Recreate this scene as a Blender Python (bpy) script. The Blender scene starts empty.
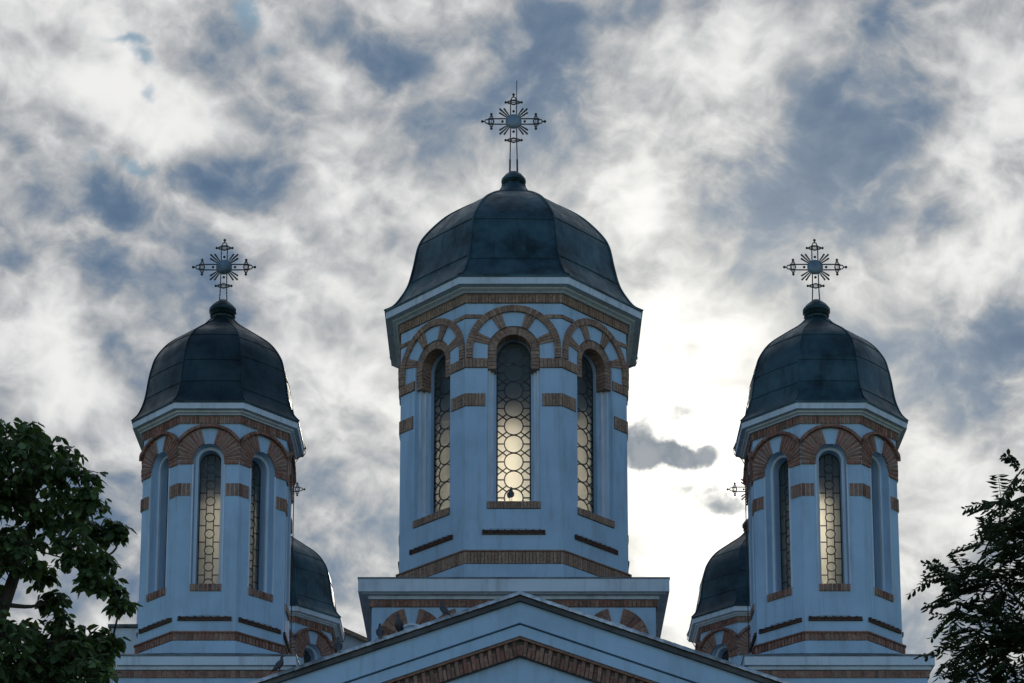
import bpy, bmesh, math, random
from mathutils import Vector, Matrix
import numpy as np
R = math.radians
rnd = random.Random(11)

# ------------------------------------------------------------------ camera, sky, sun, exposure
sc = bpy.context.scene
col = sc.collection
cam_d = bpy.data.cameras.new('camera'); cam = bpy.data.objects.new('camera', cam_d); col.objects.link(cam)
cam.location = (0, 0, 1.6); cam.rotation_euler = (R(90 + 11.146), 0, 0)
cam_d.sensor_width = 36; cam_d.lens = 2284.132 / 1024 * 36
cam_d.shift_y = 598.688 / 1024            # architectural lens raised, verticals kept nearly parallel
cam_d.clip_start = 0.5; cam_d.clip_end = 3000
sc.camera = cam
sc.render.engine = 'CYCLES'
sc.render.resolution_x, sc.render.resolution_y = 1024, 683
sc.cycles.use_denoising = True
sc.cycles.max_bounces = 12; sc.cycles.transmission_bounces = 12; sc.cycles.transparent_max_bounces = 16
vs = sc.view_settings
vs.view_transform = 'Standard'; vs.look = 'None'; vs.gamma = 1; vs.exposure = 0; vs.use_curve_mapping = False

SUN_AZ, SUN_EL = 4.4, 22.8                 # behind the church, just right of the central tower, veiled by cloud
SKY_STRENGTH = 0.13
SUN_STRENGTH = 0.9

CLOUD_BANKS = [(-11.24, 28.52, 2.1, 0.85, -12, 0.5), (-8.33, 29.07, 2.27, 1.35, 10, 0.4), (-6.23, 30.97, 2.04, 0.77, -10, 0.3), (-3.51, 32.39, 1.66, 1.09, 0, 0.42), (-0.06, 32.44, 1.38, 1.42, 0, 0.25), (1.66, 31.66, 1.93, 2.09, 0, 0.6), (6.07, 29.19, 1.62, 1.69, -10, 0.5), (8.24, 29.64, 2.68, 1.79, 0, 0.5), (9.22, 30.53, 2.14, 0.66, 0, 0.25), (11.26, 28.52, 1.05, 0.78, 0, 0.3), (4.0, 26.93, 0.94, 0.46, 0, 0.3), (12.13, 24.67, 2.83, 1.85, 0, 0.5), (13.22, 25.96, 1.54, 1.37, 0, 0.35), (-12.12, 27.77, 3.12, 0.79, -5, 0.25), (-10.37, 26.77, 2.36, 0.64, -10, 0.3), (-4.7, 22.23, 2.64, 0.72, -5, 0.45), (-4.27, 20.54, 3.15, 1.7, 0, 0.42), (-10.53, 21.0, 2.82, 1.92, 0, 0.4), (12.12, 18.73, 2.51, 2.17, 0, 0.3), (-3.73, 28.55, 1.63, 0.5, 0, 0.35), (10.91, 32.4, 2.14, 0.86, 0, 0.25), (-13.23, 29.12, 1.04, 1.1, 0, 0.2), (-7.61, 27.52, 1.6, 0.57, -15, 0.3), (9.57, 25.79, 1.57, 0.69, 0, 0.15), (-12.64, 22.28, 1.78, 0.59, 0, 0.2), (1.31, 29.32, 1.64, 1.36, 0, 0.2), (4.78, 25.56, 0.8, 0.47, 0, 0.15), (-0.88, 30.9, 1.38, 1.11, 0, 0.2), (4.99, 22.46, 4.49, 5.05, 0, -0.5), (2.35, 23.96, 2.14, 2.86, 0, -0.25), (-4.76, 25.67, 3.21, 1.87, 0, -0.4), (-1.95, 27.48, 1.63, 2.54, -20, -0.4), (-12.31, 31.62, 2.91, 1.83, 0, -0.4), (-8.93, 30.81, 3.49, 1.1, -5, -0.35), (7.11, 32.45, 4.09, 1.3, 10, -0.38), (3.49, 28.72, 0.82, 1.25, 0, -0.35), (12.99, 31.34, 1.84, 1.51, 0, -0.3), (11.37, 21.9, 2.3, 1.9, 0, -0.3), (-12.22, 24.43, 2.82, 1.28, 0, -0.4), (6.26, 25.97, 1.87, 1.28, 0, -0.4), (10.42, 27.22, 2.1, 0.8, 15, -0.2), (2.99, 32.84, 1.66, 0.65, 0, -0.2), (-4.98, 30.13, 1.09, 0.67, 0, -0.25), (-12.05, 26.29, 1.55, 0.57, -10, -0.2), (11.34, 30.18, 1.59, 0.66, 20, -0.25), (-9.32, 23.22, 1.56, 0.95, 0, -0.3)]
CLOUDLETS = [(3.81, 23.16, 1.28, 0.57, -5, 1.0), (4.87, 23.04, 1.11, 0.41, 0, 0.9), (3.37, 23.65, 0.64, 0.43, 0, 0.7), (2.67, 23.57, 0.53, 0.33, 0, 0.6), (4.98, 22.05, 1.37, 0.41, -10, 0.55), (5.9, 21.83, 0.89, 0.31, 0, 0.35), (4.44, 24.05, 0.69, 0.26, 0, 0.45)]
BLUE_GAPS = [(-10.47, 32.18, 0.8, 0.19, 5, 1), (-10.05, 31.87, 0.59, 0.22, -10, 0.9), (-10.17, 29.5, 0.69, 0.2, 0, 0.9), (-7.32, 33.0, 0.38, 0.56, -20, 1), (-9.88, 31.07, 0.32, 0.31, 0, 0.7), (-11.55, 29.54, 0.37, 0.15, 0, 0.5), (-6.67, 32.31, 0.38, 0.17, 0, 0.4)]


def sky_world():
    w = bpy.data.worlds.new('World'); sc.world = w; w.use_nodes = True
    nt = w.node_tree; nt.nodes.clear(); N = nt.nodes.new; L = nt.links.new
    def val(x, sock):
        if isinstance(x, (int, float)): sock.default_value = x
        else: L(x, sock)
    def math_(op, a, b=None, c=None, clamp=False):
        n = N('ShaderNodeMath'); n.operation = op; n.use_clamp = clamp
        val(a, n.inputs[0])
        if b is not None: val(b, n.inputs[1])
        if c is not None: val(c, n.inputs[2])
        return n.outputs[0]
    def mixc(f, a, b):
        n = N('ShaderNodeMix'); n.data_type = 'RGBA'; val(f, n.inputs[0])
        for x, s in ((a, n.inputs[6]), (b, n.inputs[7])):
            if isinstance(x, tuple): s.default_value = (*x, 1)
            else: L(x, s)
        return n.outputs[2]
    def smooth(x, a, b, lo=0., hi=1.):
        n = N('ShaderNodeMapRange'); n.interpolation_type = 'SMOOTHSTEP'; val(x, n.inputs[0])
        n.inputs[1].default_value = a; n.inputs[2].default_value = b; n.inputs[3].default_value = lo; n.inputs[4].default_value = hi
        return n.outputs[0]
    tc = N('ShaderNodeTexCoord'); d = tc.outputs['Generated']
    sep = N('ShaderNodeSeparateXYZ'); L(d, sep.inputs[0])
    az = math_('MULTIPLY', math_('ARCTAN2', sep.outputs[0], sep.outputs[1]), 180 / math.pi)
    el = math_('MULTIPLY', math_('ARCSINE', sep.outputs[2]), 180 / math.pi)
    cx = N('ShaderNodeCombineXYZ'); L(az, cx.inputs[0]); L(el, cx.inputs[1])
    def noise(scale, detail, rough, rot=(0, 0, 0), sc_=(1, 1, 1), src=None, dist=0.):
        m = N('ShaderNodeMapping'); L(src or d, m.inputs[0]); m.inputs['Rotation'].default_value = rot; m.inputs['Scale'].default_value = sc_
        n = N('ShaderNodeTexNoise'); L(m.outputs[0], n.inputs[0]); n.inputs['Scale'].default_value = scale
        n.inputs['Detail'].default_value = detail; n.inputs['Roughness'].default_value = rough; n.inputs['Distortion'].default_value = dist
        return n
    # ragged edges: the cloud banks are looked up through a turbulent offset
    warp = noise(13, 3, .5)
    vsub = N('ShaderNodeVectorMath'); vsub.operation = 'SUBTRACT'; L(warp.outputs['Color'], vsub.inputs[0]); vsub.inputs[1].default_value = (.5, .5, .5)
    vm = N('ShaderNodeVectorMath'); vm.operation = 'MULTIPLY_ADD'; L(vsub.outputs[0], vm.inputs[0]); vm.inputs[1].default_value = (3.2, 2.6, 0); L(cx.outputs[0], vm.inputs[2])
    def banks(lst, warped, soft=0.0):
        tot = None
        for (a, e, rx, ry, ro, amt) in lst:
            m = N('ShaderNodeMapping'); m.vector_type = 'TEXTURE'; L(warped, m.inputs[0])
            m.inputs['Location'].default_value = (a, e, 0); m.inputs['Rotation'].default_value = (0, 0, R(ro)); m.inputs['Scale'].default_value = (rx, ry, 1)
            ln = N('ShaderNodeVectorMath'); ln.operation = 'LENGTH'; L(m.outputs[0], ln.inputs[0])
            v = smooth(ln.outputs['Value'], soft, 1.15, amt, 0)
            tot = v if tot is None else math_('ADD', tot, v)
        return tot
    base = banks(CLOUD_BANKS, vm.outputs[0])
    vm2 = N('ShaderNodeVectorMath'); vm2.operation = 'MULTIPLY_ADD'; L(noise(60, 5, .6).outputs['Color'], vm2.inputs[0]); vm2.inputs[1].default_value = (1.3, .9, 0); 
    off = N('ShaderNodeVectorMath'); off.operation = 'ADD'; off.inputs[1].default_value = (-.65, -.45, 0); L(cx.outputs[0], off.inputs[0]); L(off.outputs[0], vm2.inputs[2])
    small = banks(CLOUDLETS, vm2.outputs[0], .2)
    gaps = math_('MINIMUM', banks(BLUE_GAPS, vm2.outputs[0], .1), 1)
    base12 = math_('MULTIPLY', base, 1.0)
    def vadd(v, w_, k=None):
        n = N('ShaderNodeVectorMath'); n.operation = 'MULTIPLY_ADD' if k else 'ADD'; L(v, n.inputs[0])
        if k: n.inputs[1].default_value = k; L(w_, n.inputs[2])
        elif isinstance(w_, tuple): n.inputs[1].default_value = w_
        else: L(w_, n.inputs[1])
        return n.outputs[0]
    sd = (math.sin(R(SUN_AZ)) * math.cos(R(SUN_EL)), math.cos(R(SUN_AZ)) * math.cos(R(SUN_EL)), math.sin(R(SUN_EL)))
    def density(v):
        """cloud thickness seen in direction v: broad banks, billows, puffs and curdled detail"""
        n1 = noise(12, 5, .5, (0, R(-18), 0), (1, 1, 1.35), src=v).outputs['Fac']
        wv = vadd(noise(24, 3, .5, src=v).outputs['Color'], v, (.030, .030, .026))
        n2 = noise(48, 7, .6, (0, R(-25), 0), (1, 1, 1.3), src=wv).outputs['Fac']
        m = N('ShaderNodeMapping'); L(wv, m.inputs[0]); m.inputs['Rotation'].default_value = (0, R(-22), 0); m.inputs['Scale'].default_value = (1, 1, 1.45)
        vo = N('ShaderNodeTexVoronoi'); vo.feature = 'F1'; L(m.outputs[0], vo.inputs['Vector']); vo.inputs['Scale'].default_value = 34; vo.inputs['Detail'].default_value = 2; vo.inputs['Roughness'].default_value = .5
        t = math_('MULTIPLY_ADD', n1, 1.9, -.25)
        t = math_('ADD', t, math_('MULTIPLY', math_('SUBTRACT', n2, .5), 1.7))
        t = math_('ADD', t, math_('MULTIPLY', math_('SUBTRACT', .75, vo.outputs['Distance']), .75))
        return n1, n2, math_('ADD', t, math_('MULTIPLY', base12, math_('MULTIPLY_ADD', n2, 1.5, .25)))
    n1, n2, dens = density(d)
    tos = N('ShaderNodeVectorMath'); tos.operation = 'SUBTRACT'; tos.inputs[0].default_value = sd; L(d, tos.inputs[1])
    ton = N('ShaderNodeVectorMath'); ton.operation = 'NORMALIZE'; L(tos.outputs[0], ton.inputs[0])
    _, _, dens_sun = density(vadd(ton.outputs[0], d, (.011, .011, .011)))
    rim = math_('SUBTRACT', dens, dens_sun)          # edges turned to the sun are thin and lit, far sides are shaded
    dens_s = math_('SUBTRACT', dens, math_('MULTIPLY', rim, .8))
    # veil brightness: thin cloud glows white, thick cloud is slate blue
    ramp = N('ShaderNodeValToRGB'); L(math_('MULTIPLY_ADD', dens_s, .5, .15), ramp.inputs[0])
    cr = ramp.color_ramp; cr.interpolation = 'B_SPLINE'
    pts = [(.12, (.87, .865, .85)), (.25, (.73, .735, .735)), (.37, (.54, .55, .56)), (.48, (.375, .395, .42)), (.58, (.235, .285, .355)), (.70, (.14, .205, .30)), (.9, (.095, .155, .25))]
    cr.elements[0].position, cr.elements[0].color = pts[0][0], (*pts[0][1], 1)
    cr.elements[1].position, cr.elements[1].color = pts[-1][0], (*pts[-1][1], 1)
    for p_, c_ in pts[1:-1]: cr.elements.new(p_).color = (*c_, 1)
    cloud = ramp.outputs[0]
    # sun behind the veil
    dot = N('ShaderNodeVectorMath'); dot.operation = 'DOT_PRODUCT'; L(d, dot.inputs[0]); dot.inputs[1].default_value = sd
    ang = math_('MULTIPLY', math_('ARCCOSINE', math_('MINIMUM', dot.outputs['Value'], 1.0)), 180 / math.pi)
    glow = math_('ADD', math_('MULTIPLY', smooth(ang, 0, 5.0, 1, 0), .42), math_('MULTIPLY', smooth(ang, 1, 12, 1, 0), .24))
    gl = N('ShaderNodeMix'); gl.data_type = 'RGBA'; gl.blend_type = 'ADD'; gl.inputs[0].default_value = 1
    gcol = N('ShaderNodeVectorMath'); gcol.operation = 'SCALE'; gcol.inputs[0].default_value = (1.0, .94, .76); L(glow, gcol.inputs['Scale'])
    L(cloud, gl.inputs[6]); L(gcol.outputs[0], gl.inputs[7])
    wisp = smooth(math_('ADD', small, math_('MULTIPLY_ADD', n2, 2.0, -1.0)), .05, 1.0)
    body = mixc(smooth(n2, .35, .65), (.19, .23, .275), (.36, .39, .42))
    lit = mixc(math_('MULTIPLY', wisp, math_('MINIMUM', math_('MULTIPLY', small, 2.2), 1.0)), gl.outputs[2], body)
    lit = mixc(math_('MULTIPLY', gaps, .75), lit, (.17, .31, .43))
    # clouds cover the sky in front, break up overhead and are scattered behind the viewer
    cover = smooth(math_('ADD', sep.outputs[1], math_('MULTIPLY_ADD', n1, 1.2, -.6)), 0.1, .6)
    sky = N('ShaderNodeTexSky'); sky.sky_type = 'NISHITA'; sky.sun_disc = False
    sky.sun_elevation = R(SUN_EL); sky.sun_rotation = R(SUN_AZ); sky.altitude = 100; sky.air_density = 1.0; sky.dust_density = .2; sky.ozone_density = 2.6
    b1 = N('ShaderNodeBackground'); L(sky.outputs[0], b1.inputs[0]); b1.inputs[1].default_value = SKY_STRENGTH
    b2 = N('ShaderNodeBackground'); L(lit, b2.inputs[0]); b2.inputs[1].default_value = 1.0
    mx = N('ShaderNodeMixShader'); L(cover, mx.inputs[0]); L(b1.outputs[0], mx.inputs[1]); L(b2.outputs[0], mx.inputs[2])
    out = N('ShaderNodeOutputWorld'); L(mx.outputs[0], out.inputs[0])
    w.cycles.sampling_method = 'MANUAL'; w.cycles.sample_map_resolution = 1024
sky_world()

sun_d = bpy.data.lights.new('sun', 'SUN'); sun = bpy.data.objects.new('sun', sun_d); col.objects.link(sun)
sun_d.energy = SUN_STRENGTH; sun_d.angle = R(10); sun_d.color = (1, .93, .8)
sun.location = (10, 100, 60)
sun.rotation_euler = (R(90 - SUN_EL), 0, R(180 - SUN_AZ))   # shines from behind the church towards the viewer

# ------------------------------------------------------------------ materials
def material(name):
    m = bpy.data.materials.new(name); m.use_nodes = True
    nt = m.node_tree; b = nt.nodes['Principled BSDF']
    return m, nt, b
def node(nt, t, **kw):
    n = nt.nodes.new(t)
    for k, v in kw.items(): setattr(n, k, v)
    return n
def ramp(nt, fac, stops):
    r = nt.nodes.new('ShaderNodeValToRGB'); nt.links.new(fac, r.inputs[0]); e = r.color_ramp.elements
    e[0].position, e[0].color = stops[0][0], (*stops[0][1], 1); e[1].position, e[1].color = stops[-1][0], (*stops[-1][1], 1)
    for p, c in stops[1:-1]: e.new(p).color = (*c, 1)
    return r.outputs[0]
def tex(nt, scale, detail=6, rough=.6, stretch=(1, 1, 1)):
    t = nt.nodes.new('ShaderNodeTexCoord'); m = nt.nodes.new('ShaderNodeMapping'); nt.links.new(t.outputs['Object'], m.inputs[0]); m.inputs['Scale'].default_value = stretch
    oi = nt.nodes.new('ShaderNodeObjectInfo'); vo = nt.nodes.new('ShaderNodeVectorMath'); vo.operation = 'SCALE'; vo.inputs[0].default_value = (37, 53, 41); nt.links.new(oi.outputs['Random'], vo.inputs['Scale']); nt.links.new(vo.outputs[0], m.inputs['Location'])
    n = nt.nodes.new('ShaderNodeTexNoise'); nt.links.new(m.outputs[0], n.inputs[0]); n.inputs['Scale'].default_value = scale; n.inputs['Detail'].default_value = detail; n.inputs['Roughness'].default_value = rough
    return n.outputs['Fac']
def mix(nt, f, a, b, mode='MIX'):
    n = nt.nodes.new('ShaderNodeMix'); n.data_type = 'RGBA'; n.blend_type = mode
    for x, s in ((f, n.inputs[0]), (a, n.inputs[6]), (b, n.inputs[7])):
        if isinstance(x, tuple): s.default_value = (*x, 1)
        elif isinstance(x, (int, float)): s.default_value = x
        else: nt.links.new(x, s)
    return n.outputs[2]
def bump(nt, b, h, strength, dist=.02):
    n = nt.nodes.new('ShaderNodeBump'); n.inputs['Strength'].default_value = strength; n.inputs['Distance'].default_value = dist
    nt.links.new(h, n.inputs['Height']); nt.links.new(n.outputs[0], b.inputs['Normal'])

def plaster(name, c, dirt):
    m, nt, b = material(name)
    big = tex(nt, .9, 5, .6); streak = tex(nt, 5, 6, .65, (1, 1, .12)); fine = tex(nt, 45, 4, .6)
    a = ramp(nt, big, [(.3, tuple(x * .86 for x in c)), (.55, c), (.75, tuple(min(1, x * 1.06) for x in c))])
    s = ramp(nt, streak, [(.50, (0, 0, 0)), (.80, (1, 1, 1))])
    fac = node(nt, 'ShaderNodeMath', operation='MULTIPLY'); nt.links.new(s, fac.inputs[0]); fac.inputs[1].default_value = .75
    nt.links.new(mix(nt, fac.outputs[0], a, dirt), b.inputs['Base Color'])
    b.inputs['Roughness'].default_value = .85; b.inputs['Specular IOR Level'].default_value = .25
    bump(nt, b, fine, .25, .01)
    return m
def brickmat(name, cols, mort=False):
    m, nt, b = material(name)
    g = node(nt, 'ShaderNodeNewGeometry'); f = tex(nt, 14, 5, .7)
    a = ramp(nt, g.outputs['Random Per Island'], [(i / (len(cols) - 1), c) for i, c in enumerate(cols)])
    d = ramp(nt, f, [(.35, (.55, .52, .5)), (.6, (1, 1, 1))])
    nt.links.new(mix(nt, 1.0, a, d, 'MULTIPLY'), b.inputs['Base Color'])
    b.inputs['Roughness'].default_value = .9; b.inputs['Specular IOR Level'].default_value = .2
    bump(nt, b, tex(nt, 60, 3, .6), .4, .01)
    return m
def metal(name, c, c2, rough, metallic, streaks=True):
    m, nt, b = material(name)
    a = ramp(nt, tex(nt, 1.1, 7, .65), [(.34, tuple(x * .35 for x in c)), (.5, c), (.70, c2)])
    s = ramp(nt, tex(nt, 4, 6, .7, (1, 1, .16)), [(.5, (1, 1, 1)), (.72, (.42, .44, .46))])
    oi = node(nt, 'ShaderNodeObjectInfo')
    nt.links.new(mix(nt, 1.0, mix(nt, .8 if streaks else .2, a, s, 'MULTIPLY'), oi.outputs['Color'], 'MULTIPLY'), b.inputs['Base Color'])
    r = ramp(nt, tex(nt, 3, 5, .6), [(.3, (rough - .1,) * 3), (.7, (min(1, rough + .18),) * 3)])
    nt.links.new(r, b.inputs['Roughness']); b.inputs['Metallic'].default_value = metallic
    bump(nt, b, tex(nt, 2.2, 3, .5), .35, .05)
    return m
M = {}
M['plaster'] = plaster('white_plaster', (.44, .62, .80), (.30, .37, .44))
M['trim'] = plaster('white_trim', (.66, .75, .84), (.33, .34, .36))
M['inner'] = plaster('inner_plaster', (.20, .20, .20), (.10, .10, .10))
M['brick'] = brickmat('red_brick', [(.42, .21, .155), (.31, .155, .12), (.46, .27, .20), (.23, .125, .10), (.39, .24, .185)])
M['tan'] = brickmat('brown_brick', [(.46, .30, .215), (.37, .24, .18), (.50, .35, .26), (.30, .20, .155), (.43, .30, .225)])
M['mortar'] = plaster('mortar', (.13, .115, .105), (.07, .06, .06))
M['joint'] = plaster('lime_joint', (.55, .52, .48), (.30, .27, .25))
M['shade_brick'] = brickmat('shadow_dark_brick', [(.10, .06, .05), (.14, .08, .06), (.07, .05, .045)])  # near-black brick: shadow around the dentils put into the colour
M['dome'] = metal('dome_sheet', (.035, .075, .085), (.06, .115, .125), .42, .55)
M['flash'] = metal('grey_flashing', (.10, .12, .13), (.17, .19, .20), .42, .7)
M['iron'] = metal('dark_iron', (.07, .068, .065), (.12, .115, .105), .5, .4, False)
M['disc'] = metal('steel_disc', (.22, .30, .36), (.30, .38, .43), .55, .5, False)
M['zinc_highlight'] = metal('highlight_zinc_verge', (.42, .44, .45), (.58, .60, .60), .40, .8)  # lighter metal, the verge's sky highlight put into the colour
M['wire'] = metal('dull_wire', (.05, .05, .05), (.08, .08, .08), .9, 0, False)
def glassmat():
    m, nt, b = material('obscured_glass')
    out = nt.nodes['Material Output']; nt.nodes.remove(b)
    gl = node(nt, 'ShaderNodeBsdfGlass'); gl.inputs['Color'].default_value = (.985, .967, .915, 1); gl.inputs['IOR'].default_value = 1.45
    gl.inputs['Roughness'].default_value = .40
    df = node(nt, 'ShaderNodeBsdfDiffuse'); df.inputs[0].default_value = (.09, .18, .23, 1)
    mx = node(nt, 'ShaderNodeMixShader'); mx.inputs[0].default_value = .17
    nt.links.new(gl.outputs[0], mx.inputs[1]); nt.links.new(df.outputs[0], mx.inputs[2]); nt.links.new(mx.outputs[0], out.inputs[0])
    return m
M['glass'] = glassmat()
def leafmat(name, c1, c2, tcol):
    m, nt, b = material(name); out = nt.nodes['Material Output']
    g = node(nt, 'ShaderNodeNewGeometry')
    a = ramp(nt, g.outputs['Random Per Island'], [(0, c1), (.7, c2), (.82, tuple(x * 1.9 for x in c2)), (1, tuple(x * 2.4 for x in c2))])  # brightest stops: some leaves' lit look put into the colour
    nt.links.new(a, b.inputs['Base Color']); b.inputs['Roughness'].default_value = .5; b.inputs['Specular IOR Level'].default_value = .35
    tl = node(nt, 'ShaderNodeBsdfTranslucent'); tl.inputs[0].default_value = (*tcol, 1)
    mx = node(nt, 'ShaderNodeMixShader'); mx.inputs[0].default_value = .25
    nt.links.new(b.outputs[0], mx.inputs[1]); nt.links.new(tl.outputs[0], mx.inputs[2]); nt.links.new(mx.outputs[0], out.inputs[0])
    return m
M['leaf'] = leafmat('broad_leaf', (.042, .075, .024), (.068, .105, .036), (.10, .18, .035))
M['leaflet'] = leafmat('leaflet', (.03, .05, .022), (.045, .07, .03), (.06, .10, .03))
def simple(name, c1, c2, scale, rough=.9, stretch=(1, 1, 1)):
    m, nt, b = material(name); t = tex(nt, scale, 7, .65, stretch)
    nt.links.new(ramp(nt, t, [(.3, c1), (.7, c2)]), b.inputs['Base Color']); b.inputs['Roughness'].default_value = rough; bump(nt, b, t, .5, .03)
    return m
M['bark'] = simple('bark', (.05, .04, .032), (.11, .09, .07), 12, .95, (1, 1, .25))
M['feather'] = simple('pigeon_feather', (.035, .038, .045), (.09, .095, .11), 9, .7)
M['beak'] = simple('beak_horn', (.06, .05, .045), (.10, .08, .07), 20, .6)
M['ground'] = simple('paved_ground', (.07, .072, .072), (.13, .13, .125), .35)
M['grass'] = simple('lawn', (.04, .07, .02), (.07, .11, .035), 1.2)

# ------------------------------------------------------------------ building helpers
TAN = math.tan(R(22.5)); C225 = math.cos(R(22.5))
class MB:
    def __init__(s): s.v = []; s.f = []; s.m = []
    def add(s, vs, fs, mi=0):
        o = len(s.v); s.v += [tuple(x) for x in vs]
        for f in fs: s.f.append([o + i for i in f]); s.m.append(mi)
    def quad(s, a, b, c, d, mi=0): s.add([a, b, c, d], [(0, 1, 2, 3)], mi)
    def box(s, x0, x1, y0, y1, z0, z1, mi=0):
        s.add([(x0, y0, z0), (x1, y0, z0), (x1, y1, z0), (x0, y1, z0), (x0, y0, z1), (x1, y0, z1), (x1, y1, z1), (x0, y1, z1)],
              [(3, 2, 1, 0), (4, 5, 6, 7), (0, 1, 5, 4), (1, 2, 6, 5), (2, 3, 7, 6), (3, 0, 4, 7)], mi)
    def prism(s, pts0, pts1, mi=0):
        n = len(pts0)
        s.add(list(pts0) + list(pts1), [tuple(range(n))[::-1], tuple(range(n, 2 * n))] + [(i, (i + 1) % n, n + (i + 1) % n, n + i) for i in range(n)], mi)
    def tube(s, pts, rad, seg=6, mi=0, cap=True):
        rings = []
        P = [Vector(p) for p in pts]
        rad = rad if isinstance(rad, (list, tuple)) else [rad] * len(P)
        for i, p in enumerate(P):
            t = (P[min(i + 1, len(P) - 1)] - P[max(i - 1, 0)]).normalized()
            u = t.cross(Vector((0, 0, 1)));  u = u if u.length > .05 else t.cross(Vector((1, 0, 0))); u.normalize(); w = t.cross(u)
            rings.append([p + rad[i] * (math.cos(2 * math.pi * k / seg) * u + math.sin(2 * math.pi * k / seg) * w) for k in range(seg)])
        fs = [(i * seg + k, i * seg + (k + 1) % seg, (i + 1) * seg + (k + 1) % seg, (i + 1) * seg + k) for i in range(len(P) - 1) for k in range(seg)]
        if cap: fs += [tuple(range(seg))[::-1], tuple(range((len(P) - 1) * seg, len(P) * seg))]
        s.add([v for r in rings for v in r], fs, mi)
    def loft(s, rings, mi=0, cap0=False, cap1=False):
        n = len(rings[0])
        fs = [(i * n + k, i * n + (k + 1) % n, (i + 1) * n + (k + 1) % n, (i + 1) * n + k) for i in range(len(rings) - 1) for k in range(n)]
        if cap0: fs.append(tuple(range(n))[::-1])
        if cap1: fs.append(tuple(range((len(rings) - 1) * n, len(rings) * n)))
        s.add([v for r in rings for v in r], fs, mi)
    def lathe(s, prof, seg=20, c=(0, 0), mi=0):
        s.loft([[(c[0] + r * math.cos(2 * math.pi * k / seg), c[1] + r * math.sin(2 * math.pi * k / seg), z) for k in range(seg)] for r, z in prof], mi, True, True)
    def build(s, name, mats, parent=None, smooth=None, loc=None):
        me = bpy.data.meshes.new(name); me.from_pydata(s.v, [], s.f)
        for m in (mats if isinstance(mats, (list, tuple)) else [mats]): me.materials.append(m)
        me.polygons.foreach_set('material_index', s.m)
        bm = bmesh.new(); bm.from_mesh(me); bmesh.ops.recalc_face_normals(bm, faces=bm.faces); bm.to_mesh(me); bm.free()
        if smooth:
            me.polygons.foreach_set('use_smooth', [True] * len(me.polygons)); me.set_sharp_from_angle(angle=R(smooth))
        me.update()
        o = bpy.data.objects.new(name, me); col.objects.link(o)
        if parent is not None: o.parent = parent
        if loc: o.location = loc
        return o
def thing(name, label, cat, loc=(0, 0, 0), group=None, rz=0):
    o = bpy.data.objects.new(name, None); col.objects.link(o); o.location = loc; o.rotation_euler = (0, 0, rz)
    o['label'] = label; o['category'] = cat
    if group: o['group'] = group
    return o
def copy_tree(o, parent=None):
    c = o.copy(); col.objects.link(c)
    if parent is not None: c.parent = parent
    for ch in [x for x in bpy.data.objects if x.parent == o]: copy_tree(ch, c)
    return c

class Face:
    """one wall of a polygonal tower: t along the wall, n out of it, z up"""
    def __init__(s, A, k): s.A = A; a = R(45 * k); s.o = (math.sin(a), -math.cos(a)); s.t = (math.cos(a), math.sin(a))
    def p(s, t, n, z): return (t * s.t[0] + (s.A + n) * s.o[0], t * s.t[1] + (s.A + n) * s.o[1], z)
    def w(s, n=0.): return (s.A + n) * TAN
    def slab(s, mb, poly, n0, n1, mi=0): mb.prism([s.p(t, n0, z) for t, z in poly], [s.p(t, n1, z) for t, z in poly], mi)
    def rect(s, mb, t0, t1, z0, z1, n0, n1, mi=0): s.slab(mb, [(t0, z0), (t1, z0), (t1, z1), (t0, z1)], n0, n1, mi)
def clip(poly, lim):
    for sgn in (1, -1):
        out = []
        for i in range(len(poly)):
            a, b = poly[i], poly[(i + 1) % len(poly)]
            ia, ib = sgn * a[0] <= lim, sgn * b[0] <= lim
            if ia: out.append(a)
            if ia != ib:
                u = (sgn * lim - a[0]) / (b[0] - a[0]); out.append((sgn * lim, a[1] + u * (b[1] - a[1])))
        poly = out
        if len(poly) < 3: return []
    return poly
def arch_pts(a, zs, zc, seg=20):
    return [(-a, zs)] + [(a * math.cos(math.pi - math.pi * i / seg), zc + a * math.sin(math.pi * i / seg)) for i in range(seg + 1)] + [(a, zs)]
def sheet(mb, F, n, w, z0, z1, zs, zc, a, mi=0):
    q = lambda t0, t1, za, zb: mb.quad(F.p(t0, n, za), F.p(t1, n, za), F.p(t1, n, zb), F.p(t0, n, zb), mi)
    q(-w, -a, z0, z1); q(a, w, z0, z1); q(-a, a, z0, zs)
    P = arch_pts(a, zs, zc)[1:-1]
    for (t0, za), (t1, zb) in zip(P, P[1:]): mb.quad(F.p(t0, n, za), F.p(t1, n, zb), F.p(t1, n, z1), F.p(t0, n, z1), mi)
def reveal(mb, F, n0, n1, a, zs, zc, mi=0, a1=None, zs1=None):
    P = arch_pts(a, zs, zc); Q = arch_pts(a1 or a, zs if zs1 is None else zs1, zc)
    for i in range(len(P)):
        j = (i + 1) % len(P)
        mb.quad(F.p(*[P[i][0], n0, P[i][1]]), F.p(P[j][0], n0, P[j][1]), F.p(Q[j][0], n1, Q[j][1]), F.p(Q[i][0], n1, Q[i][1]), mi)
def arc_slab(mb, F, r0, r1, zc, a0, a1, n0, n1, lim, mi=0, seg=1):
    """ring piece from angle a0 to a1 (degrees from the crown), clipped at the wall's corners"""
    for i in range(seg):
        b0, b1 = R(a0 + (a1 - a0) * i / seg), R(a0 + (a1 - a0) * (i + 1) / seg)
        poly = clip([(r0 * math.sin(b0), zc + r0 * math.cos(b0)), (r1 * math.sin(b0), zc + r1 * math.cos(b0)), (r1 * math.sin(b1), zc + r1 * math.cos(b1)), (r0 * math.sin(b1), zc + r0 * math.cos(b1))], lim)
        if poly: F.slab(mb, poly, n0, n1, mi)
GAP = [.024]
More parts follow.
